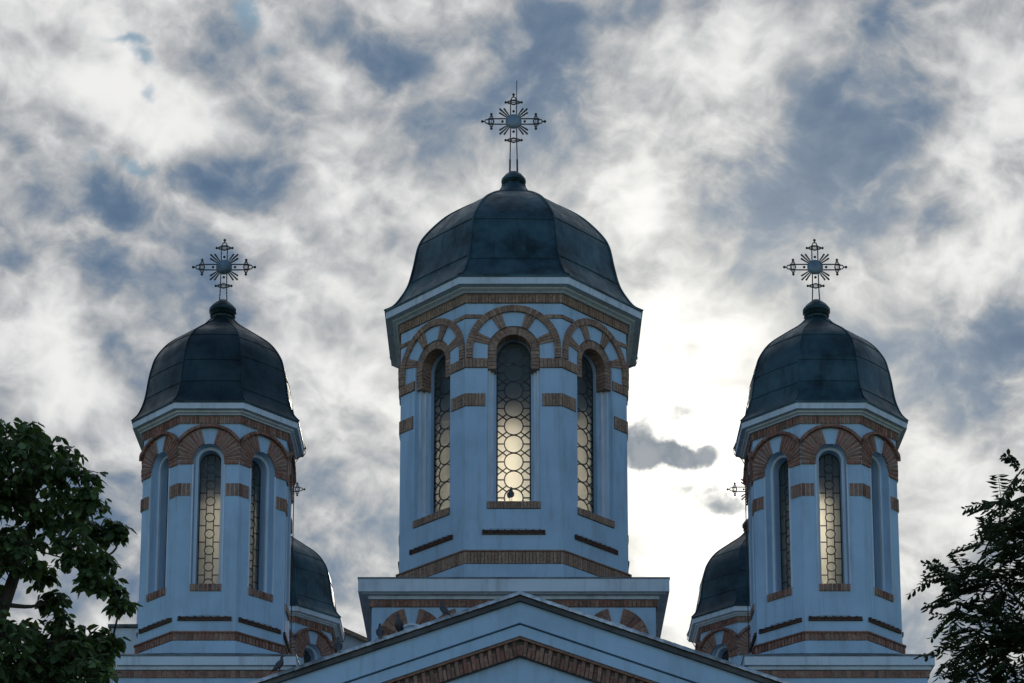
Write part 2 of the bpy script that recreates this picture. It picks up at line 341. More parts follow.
def course(mb, F, t0, t1, z0, z1, n, pitch, gap=None):
    gap = GAP[0] if gap is None else gap
    """soldier course: mortar bed with single bricks standing on it"""
    F.rect(mb, t0, t1, z0, z1, -.02, n * .45, 1)
    k = max(1, round((t1 - t0) / pitch)); w = (t1 - t0) / k
    for i in range(k):
        F.rect(mb, t0 + i * w + gap / 2, t0 + (i + 1) * w - gap / 2, z0 + .006, z1 - .006, -.01, n + rnd.uniform(-.006, .006), 0)
def octring(A, z): 
    r = A / C225
    return [(r * math.sin(R(22.5 + 45 * k)), -r * math.cos(R(22.5 + 45 * k)), z) for k in range(8)]
def spline(pts, sub):
    out = []
    for i in range(len(pts) - 1):
        p0, p1, p2, p3 = pts[max(i - 1, 0)], pts[i], pts[i + 1], pts[min(i + 2, len(pts) - 1)]
        for j in range(sub):
            t = j / sub
            out.append(tuple(.5 * (2 * b + (c - a) * t + (2 * a - 5 * b + 4 * c - d) * t * t + (3 * b - a - 3 * c + d) * t ** 3) for a, b, c, d in zip(p0, p1, p2, p3)))
    return out + [pts[-1]]

def dome_mesh(prof, seams, seam_r, bulge):
    mb = MB(); P = spline(prof, 6)
    def ring(r, z, f):
        out = []
        for k in range(8):
            p0, p1 = (Vector((r * math.sin(R(22.5 + 45 * (k + j))), -r * math.cos(R(22.5 + 45 * (k + j))))) for j in (0, 1))
            for u in (0, .25, .5, .75):
                p = p0.lerp(p1, u) * (1 + f * 4 * u * (1 - u)); out.append((p.x, p.y, z))
        return out
    mb.loft([ring(r, z, bulge * min(1, max(0, (z - P[0][1]) / .9))) for r, z in P], 0, False, True)
    def at(z):
        for (ra, za), (rb, zb) in zip(P, P[1:]):
            if za <= z <= zb: return ra + (rb - ra) * (z - za) / max(1e-6, zb - za)
        return P[-1][0]
    for k in range(8):          # lapped sheet joints, staggered from facet to facet
        for sm in seams:
            z = sm + rnd.uniform(-.14, .14); r = at(z) + .004; z2 = z + rnd.uniform(-.02, .02); r2 = at(z2) + .004
            a0, a1 = R(22.5 + 45 * k), R(67.5 + 45 * k)
            pts = []
            for u in (0, .25, .5, .75, 1):
                q_ = Vector((r * math.sin(a0), -r * math.cos(a0), z)).lerp(Vector((r2 * math.sin(a1), -r2 * math.cos(a1), z2)), u); g_ = 1 + bulge * min(1, max(0, (z - P[0][1]) / .9)) * 4 * u * (1 - u); pts.append((q_.x * g_, q_.y * g_, q_.z))
            mb.tube(pts, seam_r * .55, 5)
    for k in range(8):
        a = R(22.5 + 45 * k)
        mb.tube([((r + .008) * math.sin(a), -(r + .008) * math.cos(a), z) for r, z in P], seam_r, 5)
    r0, z0 = P[0]   # turned-down drip edge and underside
    mb.loft([octring(r0 * C225, z0), octring(r0 * C225, z0 - .05), octring(r0 * C225 - .03, z0 - .05)])
    return mb

def make_cross(name_parent, z, s, rails_down, rod=0):
    """openwork metal cross in the XZ plane, centre at height z"""
    mb = MB(); Y = .02 * s; bar = .013 * s
    P = lambda x, zz: (x * s, 0, z + zz * s)
    T = lambda pts, r=.015: mb.tube([P(*q) for q in pts], r * s, 6)
    for sgn in (1, -1):
        T([(sgn * .07, .12), (sgn * .07, .56)]); T([(sgn * .07, -.12), (sgn * .075, -.6), (sgn * .09, -rails_down / s)])
        T([(.12, sgn * .07), (.6, sgn * .07)]); T([(-.12, sgn * .07), (-.6, sgn * .07)])
    def knob(x, zz, r=.03): mb.lathe([(.001, z + zz * s - r * s), (r * .75 * s, z + zz * s - r * .6 * s), (r * s, z + zz * s), (r * .75 * s, z + zz * s + r * .6 * s), (.001, z + zz * s + r * s)], 8, (x * s, 0))
    def ellipse(cx, cz, a, b): T([(cx + a * math.cos(2 * math.pi * i / 16), cz + b * math.sin(2 * math.pi * i / 16)) for i in range(17)], .013)
    for cx, cz, hor in ((0, .49, 0), (0, -.48, 0), (.52, 0, 1), (-.52, 0, 1)):
        a, b = (.045, .15) if hor else (.15, .045)
        ellipse(cx, cz, a, b); ellipse(cx, cz, .06, .06); T([(cx - (0 if hor else .14), cz - (.14 if hor else 0)), (cx + (0 if hor else .14), cz + (.14 if hor else 0))], .010)
        for q in (-1, 1):
            knob(cx + (0 if hor else q * .185), cz + (q * .185 if hor else 0), .034)
            T([(cx + (0 if hor else q * .15), cz + (q * .15 if hor else 0)), (cx + (0 if hor else q * .2), cz + (q * .2 if hor else 0))], .016)
    # trefoil ends on the three free arms
    for dx, dz in ((0, 1), (1, 0), (-1, 0)):
        e = .62 if dz == 0 else .58
        ellipse(dx * e, dz * e, .05, .05); knob(dx * (e + .11), dz * (e + .11), .036); T([(dx * (e + .04), dz * (e + .04)), (dx * (e + .13), dz * (e + .13))], .014)
    for dx, dz in ((0, 1), (0, -1), (1, 0), (-1, 0)): knob(dx * .26, dz * .26, .034)
    if rod: T([(.07, .5), (.075, rod)], .011)
    o = mb.build('cross', M['iron'], name_parent, 40)
    d = MB(); d.loft([[(r * s * math.cos(2 * math.pi * k / 24), y * s, z + r * s * math.sin(2 * math.pi * k / 24)) for k in range(24)] for r, y in ((.001, -.075), (.09, -.068), (.15, -.045), (.19, 0), (.15, .045), (.09, .068), (.001, .075))], 0, True, True)
    d.build('disc', M['disc'], o, 50)
    for q in range(4):
        rb = MB()
        for da, ln in ((-11, .40), (0, .46), (11, .40)):
            a = R(45 + 90 * q + da); rb.tube([(.17 * s * math.cos(a), 0, z + .17 * s * math.sin(a)), (ln * s * math.cos(a), 0, z + ln * s * math.sin(a))], [.014 * s, .024 * s], 5)
        rb.build('ray', M['iron'], o)
    return o

def make_tower(q, name, label, cat, loc, group):
    """an octagonal domed tower: walls with eight tall arched windows, brick trim, cornice, dome, finial and cross"""
    root = thing(name, label, cat, loc, group); GAP[0] = .014 if q['big'] else .024
    A = q['A']; zc = q['zc']; zb = q.get('zb', zc); bm_ = M[q['brick']]; big = q['big']; mo = M['mortar' if big else 'joint']
    wall = MB()
    for k in range(8):
        F = Face(A, k); w = F.w()
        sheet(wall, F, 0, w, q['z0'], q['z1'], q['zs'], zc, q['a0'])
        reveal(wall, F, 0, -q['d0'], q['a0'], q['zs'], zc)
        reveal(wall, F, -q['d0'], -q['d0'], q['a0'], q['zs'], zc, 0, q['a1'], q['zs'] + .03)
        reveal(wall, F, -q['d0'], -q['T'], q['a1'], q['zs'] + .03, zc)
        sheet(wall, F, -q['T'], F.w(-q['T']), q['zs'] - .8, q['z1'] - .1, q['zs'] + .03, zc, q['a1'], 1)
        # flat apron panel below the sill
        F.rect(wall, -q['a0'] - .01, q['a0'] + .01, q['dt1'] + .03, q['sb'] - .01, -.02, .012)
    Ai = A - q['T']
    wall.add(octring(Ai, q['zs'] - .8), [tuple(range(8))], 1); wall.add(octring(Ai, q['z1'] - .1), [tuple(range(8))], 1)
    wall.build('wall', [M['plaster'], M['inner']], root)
    # windows
    for k in range(8):
        F = Face(A, k); a1 = q['a1']; g = -q['gd']; zs = q['zs'] + .03; top = zc + a1
        fr = MB()
        P0, P1 = arch_pts(q['a0'], q['zs'], zc), arch_pts(q['a0'] - .035, q['zs'], zc)
        if not big:   # rolled white moulding round the niche
            Q0, Q1 = arch_pts(q['a0'] - .006, q['zs'], zc), arch_pts(a1, q['zs'], zc)
            for i in range(len(Q0) - 1): F.slab(fr, [Q0[i], Q0[i + 1], Q1[i + 1], Q1[i]], -q['d0'] - .01, -q['d0'] + .05)
            for s_ in (-1, 1): F.rect(fr, *sorted((s_ * (q['a0'] + .002), s_ * (q['a0'] + .035))), q['zs'], zb - .09, -.01, .022)
        else:         # stepped white jambs
            for s in (-1, 1):
                for t0, t1, dn in ((.575, .648, -.13), (.50, .574, -.25)):
                    F.rect(fr, *sorted((s * t0, s * t1)), q['zs'], q['hb0'] - .004, -q['d0'] - .01, dn)
        win = fr.build('window', M['trim'], root, 40)
        pn = MB(); P = arch_pts(a1, zs, zc)
        pn.prism([F.p(t, g + .004, z) for t, z in P], [F.p(t, g - .004, z) for t, z in P])
        pn.build('pane', M['glass'], win)
        lt = MB(); b = q['lead']
        def bar(t0, z0_, t1, z1_, wd=b):
            dx, dz = t1 - t0, z1_ - z0_; L_ = math.hypot(dx, dz)
            if L_ < 1e-4: return
            ux, uz = -dz / L_ * wd / 2, dx / L_ * wd / 2
            F.slab(lt, [(t0 + ux, z0_ + uz), (t1 + ux, z1_ + uz), (t1 - ux, z1_ - uz), (t0 - ux, z0_ - uz)], g - .014, g + .014)
        def circ(cz, r):
            n = 20
            for i in range(n):
                a, c = 2 * math.pi * i / n, 2 * math.pi * (i + 1) / n
                F.slab(lt, [((r + e) * math.cos(x), cz + (r + e) * math.sin(x)) for e, x in ((b / 2, a), (b / 2, c), (-b / 2, c), (-b / 2, a))], g - .014, g + .014)
        Q = arch_pts(a1 - b / 2, zs + b / 2, zc)
        for i in range(len(Q)):
            j = (i + 1) % len(Q); bar(*Q[i], *Q[j], b * 1.5)
        hwz = lambda z: a1 if z < zc else math.sqrt(max(0, a1 * a1 - (z - zc) ** 2))
        if big:
            cz = zs + .26; r = .235; pit = .475
            while cz < zc + .1:
                circ(cz, r)
                for s in (-1, 1):
                    bar(s * r, cz, s * hwz(cz), cz)
                    for u in (-1, 1):
                        t0, z0_ = s * r * math.cos(R(42)), cz + u * r * math.sin(R(42)); e = (a1 - abs(t0)) 
                        if abs(z0_ + u * e * .8 - zc) < 9 and z0_ + u * e * .8 < zc + .1: bar(t0, z0_, s * a1, z0_ + u * e * .8)
                cz += pit
        else:
            cz = zs + .13; r = .105; pit = .39
            while cz < zc + .02:
                circ(cz, r)
                for s in (-1, 1):
                    if cz + pit < zc + .1:
                        bar(s * .085, cz + r * .75, s * .085, cz + pit - r * .75)
                        bar(s * .085, cz + pit / 2, s * hwz(cz + pit / 2), cz + pit / 2)
                cz += pit
            bar(-.085, cz - pit + r * .75, -.085, zc + .2); bar(.085, cz - pit + r * .75, .085, zc + .2)
        lt.build('lattice', M['iron'], win)
        sl = MB(); course(sl, F, -q['sw'], q['sw'], q['sb'], q['zs'], .045, q['bp'])
        F.rect(sl, -q['a0'] + .004, q['a0'] - .004, q['zs'] - .06, q['zs'] - .012, -q['d0'] - .03, .0, 0)
        sl.build('sill', [bm_, mo], win)
        # brick arch over the window
        ar = MB(); lim = F.w(.0) - .002
        if big:
            for (u0, u1) in ((17, 33), (62, 77.5)):
                for s in (-1, 1):
                    n = 3
                    for i in range(n):
                        e0, e1 = s * (u0 + (u1 - u0) * i / n + .5), s * (u0 + (u1 - u0) * (i + 1) / n - .3)
                        arc_slab(ar, F, .64, 1.03, zc, e0, e1, -.02, .03 + rnd.uniform(0, .006), lim)
            n = 44
            for i in range(n):
                e0, e1 = -90 + 180 * i / n, -90 + 180 * (i + 1) / n
                arc_slab(ar, F, 1.02, 1.185, zc, e0 + .25, e1 - .25, -.02, .065 + rnd.uniform(0, .006), F.w(.0) - .004)
            arc_slab(ar, F, 1.03, 1.18, zc, -90, 90, -.02, .05, F.w() - .006, 1, 30)
            for s in (-1, 1):
                for i in range(3):
                    z_ = q['hb1'] + .01 + i * (zc - q['hb1'] - .01) / 3
                    F.rect(ar, *sorted((s * 1.02, s * 1.185)), z_, z_ + (zc - q['hb1'] - .01) / 3 - .012, -.02, .062)
            # brick surround inside the niche
            n = 26
            for i in range(n):
                e0, e1 = -90 + 180 * i / n, -90 + 180 * (i + 1) / n
                arc_slab(ar, F, a1 + .002, .644, zc, e0 + .3, e1 - .3, -q['d0'] - .02, -.035 + rnd.uniform(0, .005), 9)
            arc_slab(ar, F, a1 + .006, .64, zc, -90, 90, -q['d0'] - .02, -.05, 9, 1, 26)
            for s in (-1, 1):
                for i in range(5):
                    z_ = q['hb0'] + i * (zc - q['hb0']) / 5
                    F.rect(ar, *sorted((s * (a1 + .002), s * .644)), z_, z_ + (zc - q['hb0']) / 5 - .012, -q['d0'] - .02, -.036)
        else:
            wh = 14; rin = lambda e: .408 - .066 * math.sin(R(e)) ** 2
            for s in (-1, 1):
                for i in range(9):
                    e0 = wh + (90 - wh) * i / 9; e1 = wh + (90 - wh) * (i + 1) / 9
                    arc_slab(ar, F, rin((e0 + e1) / 2), .775, zb, s * (e0 + 1.2), s * (e1 - 1.2), -.02, .034 + rnd.uniform(0, .012), lim)
                    arc_slab(ar, F, rin((e0 + e1) / 2) + .004, .77, zb, s * e0, s * e1, -.02, .02, lim, 1, 1)
            n = 34
            for i in range(n):
                e0, e1 = -90 + 180 * i / n, -90 + 180 * (i + 1) / n
                arc_slab(ar, F, .782, .85, zb, e0 + .4, e1 - .4, -.02, .10 + rnd.uniform(0, .008), lim)
            arc_slab(ar, F, .79, .843, zb, -90, 90, -.02, .085, lim - .004, 1, 30)
            for s in (-1, 1):
                for i in range(2):
                    t0, t1 = sorted((s * (.342 + i * (lim - .342) / 2 + .008), s * (.342 + (i + 1) * (lim - .342) / 2 - .006)))
                    F.rect(ar, t0, t1, zb - .085, zb - .01, -.02, .036)
                F.rect(ar, *sorted((s * .35, s * (lim - .005))), zb - .08, zb + .01, -.02, .018, 1)
        ar.build('brick_arch', [bm_, mo], root)
        # raised brick block on each pier, turning the corner
        bk = MB()
        G = Face(A, k + 1)
        course(bk, F, q['a0'] + .06, F.w(.02), q['kb0'], q['kb1'], .03, q['bp']); course(bk, G, -G.w(.02), -q['a0'] - .06, q['kb0'], q['kb1'], .03, q['bp'])
        bk.build('brick_block', [bm_, mo], root)
        if big:
            hb = MB()
            course(hb, F, .652, F.w(.03), q['hb0'], q['hb1'], .045, .09); course(hb, G, -G.w(.03), -.652, q['hb0'], q['hb1'], .045, .09)
            hb.build('brick_band', [bm_, mo], root); hb = MB()
            course(hb, F, .79, F.w(.02), q['ub0'], q['ub1'], .03, .2); course(hb, G, -G.w(.02), -.79, q['ub0'], q['ub1'], .03, .2)
            hb.build('arch_band', [bm_, mo], root)
        dt = MB()
        dw, d0_, d1_ = q['dw'], q['dt0'], q['dt1']
        F.rect(dt, -dw, dw, d0_, d0_ + .03, -.02, .045, 0)
        F.rect(dt, -dw + .004, dw - .004, d0_ + .03, d1_, -.02, .008, 1)
        n = round(2 * dw / .085)
        for i in range(n):
            t0 = -dw + 2 * dw * i / n; p_ = 2 * dw / n
            F.slab(dt, [(t0 + .012, d0_ + .031), (t0 + p_ - .018, d0_ + .031), (t0 + p_ - .018, d1_ - .012 * (i % 2)), (t0 + .012, d1_ - .012 * (i % 2))], -.02, .05, 0)
        dt.build('dentil_course', [M['shade_brick'], M['shade_brick']], root)
    # continuous brick bands
    for nm, z0_, z1_, nn in (('base_band', q['bb0'], q['bb1'], .06), ('frieze', q['fz0'], q['fz1'], .045)):
        bb = MB()
        for k in range(8):
            F = Face(A, k); course(bb, F, -F.w(nn), F.w(nn), z0_, z1_, nn, q['bp'])
            if nm == 'base_band': F.rect(bb, -F.w(nn + .02), F.w(nn + .02), z1_ + .002, z1_ + .04, -.02, nn + .02, 0)
        bb.build(nm, [bm_, mo], root)
    # plinth step under the base band
    pl = MB(); pl.loft([octring(A - .02, q['bb0'] - .004), octring(A + .045, q['bb0'] - .004), octring(A + .045, q['z0'] - .1), octring(A - .02, q['z0'] - .1)])
    pl.build('plinth', M['plaster'], root)
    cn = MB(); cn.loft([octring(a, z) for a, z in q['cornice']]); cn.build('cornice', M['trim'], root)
    dome = dome_mesh(q['dome'], q['seams'], .016 if not big else .028, .028 if not big else .008).build('dome', M['dome'], root, 17)
    fb = MB()
    if big:
        fb.loft([octring(a, z) for a, z in ((.62, 32.66), (.50, 32.84), (.38, 32.98), (.30, 33.12), (.30, 33.16))], 0, False, True)
    fb.lathe(q['finial'], 20)
    fb.build('finial', M['dome'], root, 35)
    if big:
        for s in (-1, 1): pass
    cr = make_cross(root, q['crz'], q['crs'], q['crd'], 1.05 if big else 0)
    if big:
        sk = MB()
        for s in (-1, 1): sk.tube([(s * .10, 0, 33.5), (s * .095, 0, 33.95)], .025, 8)
        sk.build('socket', M['iron'], root, 40)
    return root

SIDE = dict(big=False, A=1.64, brick='brick', z0=17.3, z1=23.46, zs=19.21, sb=19.04, zc=22.20, zb=22.13, a0=.335, a1=.255, d0=.22, T=.50, gd=.40, lead=.022, sw=.35, bp=.095,
            kb0=21.29, kb1=21.59, dt0=18.35, dt1=18.45, dw=.60, bb0=17.88, bb1=18.05, fz0=23.01, fz1=23.185,
            cornice=[(1.62, 23.19), (1.72, 23.19), (1.74, 23.215), (1.79, 23.235), (1.80, 23.27), (1.895, 23.275), (1.905, 23.44), (1.6, 23.45)],
            dome=[(2.08, 23.46), (1.92, 23.66), (1.79, 24.02), (1.715, 24.5), (1.655, 24.8), (1.55, 25.12), (1.27, 25.51), (.80, 25.88), (.46, 26.13), (.27, 26.33), (.22, 26.40)],
            seams=(23.98, 24.7, 25.4), finial=[(.25, 26.36), (.26, 26.40), (.30, 26.43), (.27, 26.46), (.325, 26.53), (.325, 26.60), (.25, 26.70), (.15, 26.79), (.09, 26.84), (.03, 26.86)],
            crz=27.70, crs=1.0, crd=.9)
BIG = dict(big=True, A=2.90, brick='tan', z0=20.95, z1=28.88, zs=23.07, sb=22.88, zc=27.08, a0=.65, a1=.435, d0=.36, T=.58, gd=.48, lead=.03, sw=.66, bp=.085,
           kb0=25.58, kb1=25.92, hb0=26.60, hb1=26.85, ub0=27.92, ub1=28.03, dt0=22.21, dt1=22.33, dw=.78, bb0=21.44, bb1=21.75, fz0=28.33, fz1=28.565,
           cornice=[(2.88, 28.57), (3.0, 28.57), (3.04, 28.60), (3.12, 28.63), (3.13, 28.665), (3.29, 28.67), (3.30, 28.86), (2.8, 28.87)],
           dome=[(3.60, 28.90), (3.36, 29.06), (3.17, 29.31), (2.96, 29.7), (2.82, 30.22), (2.68, 30.86), (2.44, 31.28), (1.94, 31.84), (1.4, 32.25), (.9, 32.56), (.6, 32.70)],
           seams=(29.7, 31.0), finial=[(.29, 33.14), (.33, 33.17), (.27, 33.20), (.33, 33.27), (.33, 33.34), (.24, 33.46), (.13, 33.55), (.03, 33.58)],
           crz=35.07, crs=1.15, crd=1.5)

def square_base(root, hw, hwe, z_wall0, zf0, zf1, zc0, zc1, ze0, ze1, drumA, zskirt, mats, arcade=None):
    """square block the tower stands on: wall, brick frieze, stepped cornice, sheet-metal skirt roof"""
    wl = MB(); wl.loft([[(-hw, -hw, z), (hw, -hw, z), (hw, hw, z), (-hw, hw, z)] for z in (z_wall0, ze1 - .06)], 0, False, True); wl.build('base', M['plaster'], root)
    fz = MB()
    for k in (0, 2, 4, 6):
        F = Face(hw, k)
        F.rect(fz, -hw - .02, hw + .02, zf0, zf1, -.02, .02, 1)
        n = round(2 * hw / .1); w = 2 * (hw + .035) / n
        for i in range(n): F.rect(fz, -hw - .035 + i * w + .007, -hw - .035 + (i + 1) * w - .007, zf0 + .005, zf1 - .005, -.01, .035 + rnd.uniform(0, .008), 0)
    fz.build('base_frieze', [mats, M['mortar' if arcade else 'joint']], root)
    sq = lambda a, z: [(-a, -a, z), (a, -a, z), (a, a, z), (-a, a, z)]
    cn = MB(); e = hwe
    cn.loft([sq(hw - .02, zc0), sq(hw + .07, zc0), sq(hw + .09, zc1 - .01), sq(e - .10, zc1), sq(e - .10, ze0), sq(e - .015, ze0 + .004), sq(e - .015, ze1 - .03), sq(hw - .2, ze1 - .03)])
    cn.build('base_cornice', M['trim'], root)
    sk = MB()
    o8 = octring(drumA, zskirt)
    c = hwe; d8 = [(math.tan(R(22.5)) * c, -c), (c, -math.tan(R(22.5)) * c)]
    # square eave with the octagon's eight points projected on it, corners filled
    eave = []
    for k in range(4):
        a = R(90 * k); ca, sa = math.cos(a), math.sin(a)
        rot = lambda x, y: (x * ca - y * sa, x * sa + y * ca)
        eave += [rot(-TAN * c, -c), rot(TAN * c, -c), rot(c, -c)]
    E3 = [(x, y, ze1) for x, y in eave]; E0 = [(x, y, ze1 - .035) for x, y in eave]; I0 = [(x * .95, y * .95, ze1 - .035) for x, y in eave]
    sk.loft([I0, E0, E3])
    oc = {k: octring(drumA, zskirt)[(k) % 8] for k in range(8)}
    # octring index 0 is +22.5 deg right of the front, 7 is left of it
    for k in range(4):
        L_, R_, C_ = E3[3 * k], E3[3 * k + 1], E3[3 * k + 2]; nx = E3[(3 * k + 3) % 12]
        oL, oR, oN = oc[(2 * k + 7) % 8], oc[(2 * k) % 8], oc[(2 * k + 1) % 8]
        sk.add([L_, R_, oR, oL], [(0, 1, 2, 3)]); sk.add([R_, C_, oR], [(0, 1, 2)]); sk.add([C_, oN, oR], [(0, 1, 2)]); sk.add([C_, nx, oN], [(0, 1, 2)])
    sk.build('skirt_roof', M['flash'], root)
    if arcade:
        r0, r1, zc, sp = arcade
        for k in (0, 2, 6):
            F = Face(hw, k)
            for j in (-2, -1, 0, 1, 2):
                ar = MB(); off = j * sp
                G = Face(hw, k); base_p = G.p
                G.p = lambda t, n, z, off=off, bp=base_p: bp(t + off, n, z)
                for s in (-1, 1):
                    lim = sp / 2 - .003 if (j * s) < 2 else 9
                    for i in range(6):
                        e0 = 13 + 77 * i / 6; e1 = 13 + 77 * (i + 1) / 6
                        poly = [(r0 * math.sin(R(x)), zc + r0 * math.cos(R(x))) for x in (e0 + .4, e1 - .4)][::-1] + [(r1 * math.sin(R(x)), zc + r1 * math.cos(R(x))) for x in (e0 + .4, (e0 + e1) / 2, e1 - .4)]
                        poly = clip([(s * t, z) for t, z in poly], lim)
                        if poly: G.slab(ar, poly, -.02, .03 + rnd.uniform(0, .006))
                # white roll along the inner edge
                n = 16
                for i in range(n):
                    e0, e1 = -90 + 180 * i / n, -90 + 180 * (i + 1) / n
                    arc_slab(ar, G, r0 - .06, r0 - .004, zc, e0, e1, -.02, .05, 9, 1)
                ar.build('brick_arch', [mats, M['trim']], root)

def cable(root, q, sgn):
    c = MB(); a = R(112.5 * sgn); pts = []
    Rc = [(A_ / C225, z) for A_, z in q['cornice']]
    for r, z in [(q['dome'][4][0] + .02, q['dome'][4][1]), (q['dome'][2][0] + .05, q['dome'][2][1]), (q['dome'][0][0] + .02, q['dome'][0][1] + .01), (Rc[6][0] + .02, Rc[6][1] - .1), (Rc[5][0] - .02, Rc[5][1] - .02), (Rc[4][0] + .01, Rc[4][1] - .03), (Rc[1][0] + .03, Rc[1][1] - .03)] + [(q['A'] / C225 + .05, z) for z in (q['fz0'], q['kb1'], q['zs'], q['bb1'] + .4)] + [(q['A'] / C225 + .10, q['bb1']), (q['A'] / C225 + .10, q['z0'] + .2)]:
        pts.append((r * math.sin(a), -r * math.cos(a), z))
    c.tube(pts, .012, 5); c.build('lightning_cable', M['wire'], root)

# ------------------------------------------------------------------ ground
g = MB(); g.add([(-1500, -400, 0), (1500, -400, 0), (1500, 2500, 0), (-1500, 2500, 0)], [(0, 1, 2, 3)]); go = g.build('ground', M['grass']); go['kind'] = 'structure'
g = MB(); g.box(-16, 16, -12, 80, -.2, .12); go = g.build('pavement', M['ground']); go['kind'] = 'structure'

# ------------------------------------------------------------------ the five towers
GT = 'domed corner towers'
side = make_tower(SIDE, 'corner_tower', 'slim octagonal front tower with dark dome, beside the broad-leaved tree', 'tower', (-6.82, 50, 0), GT)
square_base(side, 1.94, 2.10, 0.12, 16.93, 17.09, 17.10, 17.16, 17.18, 17.42, 1.66, 17.60, M['brick'])
rear_l = copy_tree(side); right = copy_tree(side); rear_r = copy_tree(side)
rear_l.location = (-6.86, 63.6, 0); rear_l['label'] = 'rear tower mostly hidden behind the slim tower nearest the broad-leaved tree'
right.location = (7.18, 50, 0); right['label'] = 'slim octagonal front tower with dark dome, beside the tree with feathery leaves'
rear_r.location = (7.10, 63.6, 0); rear_r['label'] = 'rear tower mostly hidden behind the slim tower nearest the feathery-leaved tree'
for t_, s_ in ((side, 1), (rear_l, 1), (right, -1), (rear_r, -1)): cable(t_, SIDE, s_)
main = make_tower(BIG, 'central_tower', 'tallest and widest tower with octagonal drum behind the gable peak', 'tower', (.043, 56, 0), None)
square_base(main, 3.43, 3.76, 16.3, 20.15, 20.33, 20.335, 20.42, 20.44, 20.80, 2.93, 21.02, M['brick'], (.41, .80, 19.33, 1.23))
for t_, k_ in ((side, .62), (right, 1.15), (rear_l, 1.1), (rear_r, .75), (main, 1.3)):  # dome tone per tower: differing reflections put into the colour
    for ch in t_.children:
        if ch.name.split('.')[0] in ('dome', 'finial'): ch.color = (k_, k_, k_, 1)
cable(main, BIG, 1)

# ------------------------------------------------------------------ the church body with its front gable
nave = thing('church_nave', 'white church body whose wide front gable carries a slanting brick band', 'church', (0.17, 46.6, 0))
NX, NY = .17, 46.6; SL = .354; HW = 7.35; ZP = 18.23
wl = MB()
wl.prism([(-HW + .3, 0, .12), (HW - .3, 0, .12), (HW - .3, 0, ZP - .5 - SL * (HW - .3)), (0, 0, ZP - .5), (-HW + .3, 0, ZP - .5 - SL * (HW - .3))],
         [(-HW + .3, 1.9, .12), (HW - .3, 1.9, .12), (HW - .3, 1.9, ZP - .5 - SL * (HW - .3)), (0, 1.9, ZP - .5), (-HW + .3, 1.9, ZP - .5 - SL * (HW - .3))])
wl.box(-8.5, 8.2, 1.903, 19.0, .12, 16.2)
wl.build('wall', M['plaster'], nave)
def chevron(mb, d0, d1, y0, y1, mi=0, hw=HW):
    for s in (-1, 1):
        poly = [(0, ZP - d0), (s * hw, ZP - d0 - SL * hw), (s * hw, ZP - d1 - SL * hw), (0, ZP - d1)]
        mb.prism([(x, y0, z) for x, z in poly], [(x, y1, z) for x, z in poly], mi)
vg = MB(); rf = MB()
chevron(rf, 0, .055, -.40, 6.2)
for s in (-1, 1):       # standing seams down each slope, rolled edge along the verge
    for i in range(11):
        y = -.36 + i * .6
        rf.prism([(0, y, ZP + .02), (s * HW, y, ZP + .02 - SL * HW), (s * HW, y, ZP - .01 - SL * HW), (0, y, ZP - .01)], [(0, y + .03, ZP + .02), (s * HW, y + .03, ZP + .02 - SL * HW), (s * HW, y + .03, ZP - .01 - SL * HW), (0, y + .03, ZP - .01)])
    n = 34
    for i in range(n):   # verge made of overlapping caps
        x0, x1 = s * HW * i / n, s * HW * (i + 1.04) / n
        vg.prism([(x0, -.44, ZP + .030 - SL * abs(x0)), (x1, -.45, ZP + .018 - SL * abs(x1)), (x1, -.45, ZP - .06 - SL * abs(x1)), (x0, -.45, ZP - .05 - SL * abs(x0))], [(x0, -.25, ZP + .036 - SL * abs(x0)), (x1, -.25, ZP + .024 - SL * abs(x1)), (x1, -.25, ZP + .01 - SL * abs(x1)), (x0, -.25, ZP + .01 - SL * abs(x0))])
rf.box(-8.7, 8.4, 2.2, 19.3, 16.2, 16.32)
rf.build('roof', M['flash'], nave); vg.build('verge', M['zinc_highlight'], nave)
cn = MB()
chevron(cn, .171, .63, -.30, 0.02); chevron(cn, .66, .90, -.24, 0.02)
cn.build('raking_cornice', M['plaster'], nave)
ev = MB(); chevron(ev, .058, .168, -.39, 0.02); ev.build('soffit_shade_strip', M['iron'], nave)  # dark strip added under the verge, soffit shadow put into its colour
bd = MB()
chevron(bd, .87, 1.31, -.10, 0.02, 1)
chevron(bd, .90, .96, -.20, 0.02, 0)
ca, sa = math.cos(math.atan(SL)), math.sin(math.atan(SL))
for s in (-1, 1):
    n = 84; pit = HW / n
    for i in range(n):
        x0, x1 = i * pit + .007, (i + 1) * pit - .007
        P = lambda x, d: (s * x, ZP - d - SL * x)
        lean = .07
        dd = .965 if i % 2 else 1.06
        poly = [P(x0, dd), P(x1, dd), P(x1 - lean * .6 if x1 > lean else x1, 1.30), P(max(0.003, x0 - lean * .6), 1.30)]
        y = (-.155 if i % 2 else -.125) + rnd.uniform(-.008, .008)
        bd.prism([(x, y, z) for x, z in poly], [(x, .01, z) for x, z in poly], 0)
bd.build('brick_band', [M['brick'], M['mortar']], nave)
# arched portal low on the front
pt = MB(); F = Face(0, 0)
for i in range(16):
    arc_slab(pt, F, 1.2, 1.6, 3.4, -90 + 180 * i / 16 + .4, -90 + 180 * (i + 1) / 16 - .4, -.02, .07, 9)
for s in (-1, 1): F.rect(pt, *sorted((s * 1.2, s * 1.6)), .12, 3.395, -.02, .07)
pt.build('portal', M['brick'], nave)
dr = MB(); P = arch_pts(1.195, .125, 3.4); dr.prism([F.p(t, .03, z) for t, z in P], [F.p(t, -.02, z) for t, z in P]); dr.build('door', M['bark'], nave)

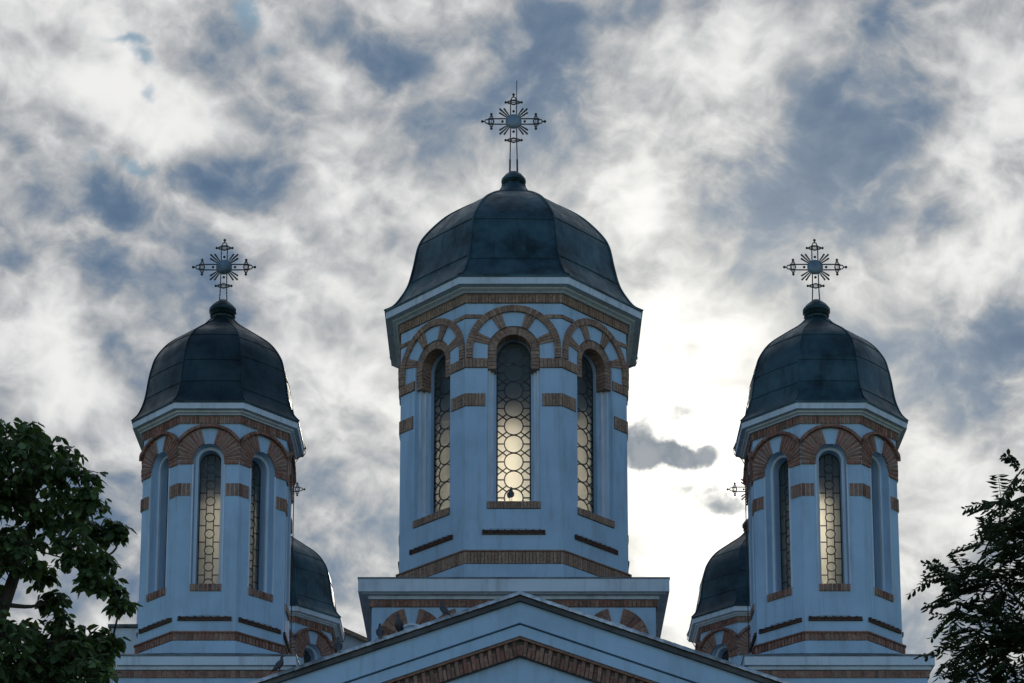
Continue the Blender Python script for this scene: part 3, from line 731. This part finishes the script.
# side wing behind the left tower, with parapet and chimney
wing = thing('side_wing', 'pale parapet wall of a wing seen behind the tree-side base, with a small chimney', 'building', (-9.6, 57.5, 0))
b = MB(); b.box(-.5, 1.6, -2.5, 2.5, .12, 20.46); b.build('wall', M['trim'], wing)
b = MB(); b.box(-.58, 1.68, -2.58, 2.58, 20.463, 20.54); b.build('parapet_cap', M['flash'], wing)
b = MB(); b.box(.13, .30, -2.52, -2.35, 20.543, 21.16); b.build('chimney', M['trim'], wing)
# chapel block far behind the rear tower, its roof verge slanting down
chap = thing('rear_chapel', 'gabled block behind the rear tower whose roof edge slants down to the central tower', 'building', (-7.2, 69, 0))
b = MB()
zpk = 25.3; sl = .46
poly = [(-3.2, 16.33), (3.2, 16.33), (3.2, zpk - sl * 3.2 - .1), (0, zpk - .1), (-3.2, zpk - sl * 3.2 - .1)]
b.prism([(x, -2.5, z) for x, z in poly], [(x, 2.5, z) for x, z in poly]); b.build('wall', M['trim'], chap)
b = MB()
for s in (-1, 1):
    poly = [(0, zpk), (s * 3.5, zpk - sl * 3.5), (s * 3.5, zpk - sl * 3.5 - .12), (0, zpk - .12)]
    b.prism([(x, -2.75, z + .0) for x, z in poly], [(x, 2.75, z) for x, z in poly])
b.build('roof', M['tan'], chap)
b = MB(); b.box(-10.6, -3.6, 66.4, 71.6, .12, 16.33)
b.v = [(x + 7.2, y - 69, z) for x, y, z in b.v]; b.build('lower_wall', M['trim'], chap)

# ------------------------------------------------------------------ pigeons
def pigeon_mesh():
    b = MB(); seg = 12
    # spine stations: x forward, z up, half width, half height
    st = [(-.20, .075, .012, .006), (-.16, .088, .026, .010), (-.10, .108, .036, .022), (-.05, .130, .052, .045), (0, .152, .062, .060), (.045, .172, .060, .062), (.08, .198, .046, .050), (.098, .228, .031, .033), (.108, .252, .025, .025), (.118, .270, .027, .025), (.132, .278, .024, .022), (.150, .278, .013, .012), (.158, .276, .006, .006)]
    rings = []
    for i, (x, z, hw, hh) in enumerate(st):
        a = st[max(i - 1, 0)]; c = st[min(i + 1, len(st) - 1)]; t = Vector((c[0] - a[0], 0, c[1] - a[1])).normalized(); up = Vector((-t.z, 0, t.x))
        rings.append([Vector((x, 0, z)) + up * hh * math.sin(2 * math.pi * k / seg) + Vector((0, hw * math.cos(2 * math.pi * k / seg), 0)) for k in range(seg)])
    b.loft(rings, 0, True, True)
    return b
def wing_mesh(s):
    b = MB(); rings = []
    for x, z, h, o in ((.065, .165, .012, .052), (.03, .155, .04, .064), (-.03, .135, .045, .063), (-.09, .112, .030, .048), (-.15, .092, .014, .030), (-.175, .084, .004, .02)):
        rings.append([(x, s * (o + .006), z + h), (x, s * (o + .012), z), (x, s * (o + .004), z - h * .8), (x, s * (o - .02), z)])
    b.loft(rings, 0, True, True); return b
def upright(b, a=R(-24)):
    c, s_ = math.cos(a), math.sin(a)
    b.v = [((x) * c + (z - .11) * s_, y, -(x) * s_ + (z - .11) * c + .115) for x, y, z in b.v]; return b
def make_pigeon(label, loc, rz, tilt=0, s=1.0):
    r = thing('pigeon', label, 'pigeon', loc, 'pigeons perched on the church', rz)
    r.scale = (s,) * 3
    body = upright(pigeon_mesh()).build('body', M['feather'], r, 60)
    for sg in (1, -1): upright(wing_mesh(sg)).build('wing', M['feather'], r, 60)
    k = MB(); k.tube([(.152, 0, .277), (.168, 0, .272), (.180, 0, .266)], [.007, .005, .001], 6); upright(k).build('beak', M['beak'], r)
    for sg in (1, -1):
        k = MB(); k.tube([(.01, sg * .022, .105), (.004, sg * .022, .05), (.008, sg * .022, .008)], [.010, .006, .005], 6)
        for dx, dy in ((.035, -.014), (.04, 0), (.035, .014), (-.02, 0)): k.tube([(.008, sg * .022, .006), (.008 + dx, sg * .022 + dy, .003)], [.0045, .003], 5)
        k.build('leg', M['beak'], r)
    if tilt: body.rotation_euler = (0, tilt, 0)
    return r
zr = lambda x, y=46.3: ZP - SL * abs(x - NX) + .022
for x, rz, lab, s in ((-4.92, 20, 'dark pigeon lowest on the gable edge, by the tower base', 1.05), (-3.68, 100, 'dark pigeon on the gable edge in front of the hidden rear tower', 1.05),
                   (-2.80, 95, 'slim dark pigeon at the outer end of the brick arch', 1.0), (-2.40, 250, 'blue-grey pigeon in front of the white keystone on the gable edge', 1.05), (-1.45, 150, 'pigeon nearest the gable peak on its slanting edge', 1.05)):
    make_pigeon(lab, (x, 46.25, zr(x)), R(rz), 0, s * 1.12)
p_ = make_pigeon('small dark pigeon sitting on the central window sill', (-.03, 56 - 2.93, 23.07), R(80), 0, 1.15)

# ------------------------------------------------------------------ trees
LEFT_CLUMPS = [(-5.98, 23.31, 11.27, 0.69), (-5.32, 23.23, 11.53, 0.38), (-5.13, 23.83, 11.78, 0.29), (-4.75, 23.45, 11.39, 0.27), (-4.57, 23.44, 11.09, 0.17), (-5.32, 23.8, 11.18, 0.4), (-5.16, 24.72, 11.47, 0.31), (-4.65, 24.41, 11.15, 0.19), (-4.42, 24.29, 11.11, 0.1), (-4.72, 23.56, 10.62, 0.27), (-4.56, 24.05, 10.64, 0.16), (-4.37, 23.74, 10.23, 0.12), (-4.24, 23.64, 9.99, 0.1), (-4.5, 23.5, 10.23, 0.16), (-5.32, 23.52, 10.61, 0.29), (-5.32, 24.54, 10.68, 0.16), (-5.17, 24.43, 10.31, 0.17), (-5.05, 24.37, 10.03, 0.13), (-5.42, 24.54, 9.82, 0.33), (-5.48, 23.37, 9.48, 0.42), (-4.77, 23.72, 9.43, 0.22), (-4.56, 24.16, 9.69, 0.14), (-4.44, 24.26, 9.78, 0.1), (-4.57, 24.43, 9.93, 0.13), (-4.63, 24.46, 9.67, 0.13), (-4.51, 23.42, 9.11, 0.2), (-5.27, 24.23, 9.31, 0.44), (-6.1, 24.41, 10.77, 0.53), (-6.3, 24.02, 9.93, 0.78), (-6.67, 23.16, 10.76, 0.89), (-6.94, 23.93, 9.9, 0.89), (-6.43, 22.93, 11.46, 0.67), (-5.88, 24.61, 12.4, 0.2), (-5.45, 24.44, 12.32, 0.13), (-6.21, 24.1, 12.2, 0.44), (-7.5, 23.48, 10.42, 0.89), (-7.82, 25.06, 9.93, 1.0), (-6.3, 24.19, 9.06, 0.89), (-5.59, 24.99, 8.96, 0.67), (-4.79, 24.46, 9.85, 0.18), (-4.52, 24.01, 9.41, 0.16), (-4.62, 23.88, 9.08, 0.2), (-5.0, 24.15, 9.74, 0.24), (-5.04, 23.89, 9.31, 0.28), (-4.71, 23.39, 8.71, 0.33), (-6.86, 23.49, 8.63, 1.0)]
RIGHT_CLUMPS = [(6.25, 26.35, 12.67, 0.12), (5.87, 25.36, 11.69, 0.22), (6.02, 25.03, 11.25, 0.48), (5.75, 26.17, 11.63, 0.19), (5.82, 25.58, 10.96, 0.41), (5.51, 26.05, 11.01, 0.22), (5.3, 25.97, 10.79, 0.14), (5.57, 25.7, 10.39, 0.41), (5.34, 26.58, 10.37, 0.13), (5.79, 25.29, 10.01, 0.55), (5.47, 25.86, 9.92, 0.29), (6.33, 25.37, 11.88, 0.48), (6.9, 26.34, 11.5, 0.84), (6.38, 25.42, 10.17, 0.84), (7.01, 25.64, 12.24, 0.6), (7.69, 26.64, 11.1, 0.96), (5.79, 25.56, 9.24, 0.6), (6.76, 26.15, 9.42, 0.96), (5.53, 26.51, 11.31, 0.17), (5.14, 25.57, 11.02, 0.1), (7.11, 24.86, 11.43, 0.84), (7.36, 25.3, 9.53, 0.96), (5.95, 26.3, 12.23, 0.12)]

def leaf_shape(L_, W_, bend):
    # two halves folded along the midrib, tip drooping
    return [(0, 0, 0), (.35 * L_, W_ * .42, .06 * L_), (.7 * L_, W_ * .5, .02 * L_ - bend * .5), (L_, 0, -bend), (.7 * L_, -W_ * .5, .02 * L_ - bend * .5), (.35 * L_, -W_ * .42, .06 * L_), (.5 * L_, 0, -.02 * L_)], [(0, 6, 2, 1), (6, 3, 2), (0, 5, 4, 6), (6, 4, 3)]
def tree(name, label, clumps, root_xy, kind, trunk_r):
    t = thing(name, label, 'tree', (root_xy[0], root_xy[1], 0))
    ox, oy = root_xy
    tr = MB(); zt = 7.2
    cxm = sum(c[0] for c in clumps) / len(clumps); cym = sum(c[1] for c in clumps) / len(clumps)
    trunk = [Vector((0, 0, -.1)), Vector((.05, .02, 1.2)), Vector((-.04, .05, 3)), Vector((.1, 0, 5)), Vector(((cxm - ox) * .3, (cym - oy) * .3, zt)), Vector(((cxm - ox) * .7, (cym - oy) * .7, 9.0)), Vector((cxm - ox, cym - oy, 11.0))]
    rr = [trunk_r * k for k in (1.5, 1.1, .95, .85, .7, .45, .2)]
    P = [Vector(p) for p in spline([tuple(p) for p in trunk], 4)]; RR = [x[0] for x in spline([(r,) for r in rr], 4)]
    tr.tube(P, RR, 10); tr.build('trunk', M['bark'], t, 50)
    lb = MB()
    V = []; Fc = []
    def put(shape, mat):
        vs, fs = shape; o = len(V)
        V.extend([tuple(mat @ Vector(v)) for v in vs]); Fc.extend([tuple(o + i for i in f) for f in fs])
    # limbs grow outwards: each clump is fed from the nearest clump or trunk point already reached
    nodes = [(P[i], RR[i] * .8) for i in range(len(P)) if P[i].z > 4.2]
    todo = [(Vector((x - ox, y - oy, z)), r) for x, y, z, r in clumps]; order = []
    while todo:
        best = min(((c - n_[0]).length + (.8 if n_[0].z > c.z else 0), i, j) for i, (c, r) in enumerate(todo) for j, n_ in enumerate(nodes))
        c, r = todo.pop(best[1]); s0, r0 = nodes[best[2]]
        L0 = (c - s0).length; r0 = min(r0 * .75, .018 + .02 * L0)
        mid = s0.lerp(c, .5) + Vector((rnd.uniform(-.14, .14), rnd.uniform(-.14, .14), rnd.uniform(-.12, .05))) * L0
        path = [Vector(p) for p in spline([tuple(s0), tuple(mid), tuple(c)], 4)]
        lb.tube(path, [r0 + (.011 - r0) * i / (len(path) - 1) for i in range(len(path))], 6)
        nodes.append((c, .016)); nodes.append((path[4], r0 * .6)); order.append((c, r))
    for c, r in order:
        x, y = c.x + ox, c.y + oy
        if kind == 'broad':
            nt_ = int(10 + 66 * r * r / .16)
            for _ in range(nt_):
                d = Vector((rnd.gauss(0, 1), rnd.gauss(0, 1), rnd.gauss(0, .9))).normalized()
                tip = c + d * r * rnd.uniform(.35, 1.0) ** .7
                if rnd.random() < .35: lb.tube([c, c.lerp(tip, .5) + Vector((0, 0, .04)), tip], [.010, .006, .004], 4, 0, False)
                az0 = rnd.uniform(0, 6.28)
                for i in range(rnd.randint(3, 6)):
                    az = az0 + i * 2.1 + rnd.uniform(-.4, .4); droop = rnd.uniform(.15, 1.05)
                    L_ = rnd.uniform(.10, .17); W_ = L_ * rnd.uniform(.42, .58)
                    m = Matrix.Translation(tip) @ Matrix.Rotation(az, 4, 'Z') @ Matrix.Rotation(droop, 4, 'Y') @ Matrix.Rotation(rnd.uniform(-.6, .6), 4, 'X') @ Matrix.Translation((.02, 0, 0))
                    put(leaf_shape(L_, W_, L_ * rnd.uniform(.05, .3)), m)
        else:
            nt_ = int(6 + 26 * r * r / .16)
            for _ in range(nt_):
                d = Vector((rnd.gauss(0, 1), rnd.gauss(0, 1), rnd.gauss(.1, .8))).normalized()
                st = c + d * r * rnd.uniform(.0, .65)
                out = (d + Vector((math.copysign(.5, x - cxm) * .6, 0, .15))).normalized(); ln = rnd.uniform(.28, .46)
                n = rnd.randint(6, 9); pts = []
                for i in range(n + 1):
                    u = i / n; pts.append(st + out * ln * u + Vector((0, 0, -.16 * ln * 2 * u * u)))
                lb.tube([pts[0], pts[n // 2], pts[-1]], [.005, .004, .002], 3, 0, False)
                side_ = out.cross(Vector((0, 0, 1)));  side_ = side_ if side_.length > .1 else Vector((1, 0, 0)); side_.normalize()
                for i in range(1, n + 1):
                    for sg in (-1, 1):
                        L_ = rnd.uniform(.11, .165) * (1 - .35 * abs(i / n - .5)); W_ = L_ * .36
                        dr = (side_ * sg + out * .45 + Vector((0, 0, -rnd.uniform(.25, .9)))).normalized()
                        yv = dr.cross(Vector((rnd.uniform(-.2, .2), rnd.uniform(-.2, .2), 1))).normalized(); zv = dr.cross(yv)
                        m = Matrix.Translation(pts[i]) @ Matrix((( dr.x, yv.x, zv.x, 0), (dr.y, yv.y, zv.y, 0), (dr.z, yv.z, zv.z, 0), (0, 0, 0, 1)))
                        put(leaf_shape(L_, W_, L_ * .12), m)
    lb.build('limbs', M['bark'], t)
    me = bpy.data.meshes.new('crown'); me.from_pydata(V, [], Fc); me.materials.append(M['leaf' if kind == 'broad' else 'leaflet']); me.update()
    o = bpy.data.objects.new('crown', me); col.objects.link(o); o.parent = t
    return t
tree('broad_leaved_tree', 'dark tree with broad drooping leaves beside the slim tower', LEFT_CLUMPS, (-7.6, 24.4), 'broad', .24)
tree('feathery_tree', 'dark tree with feathery compound leaves rising beside the slim tower', RIGHT_CLUMPS, (8.0, 26.3), 'pinnate', .22)
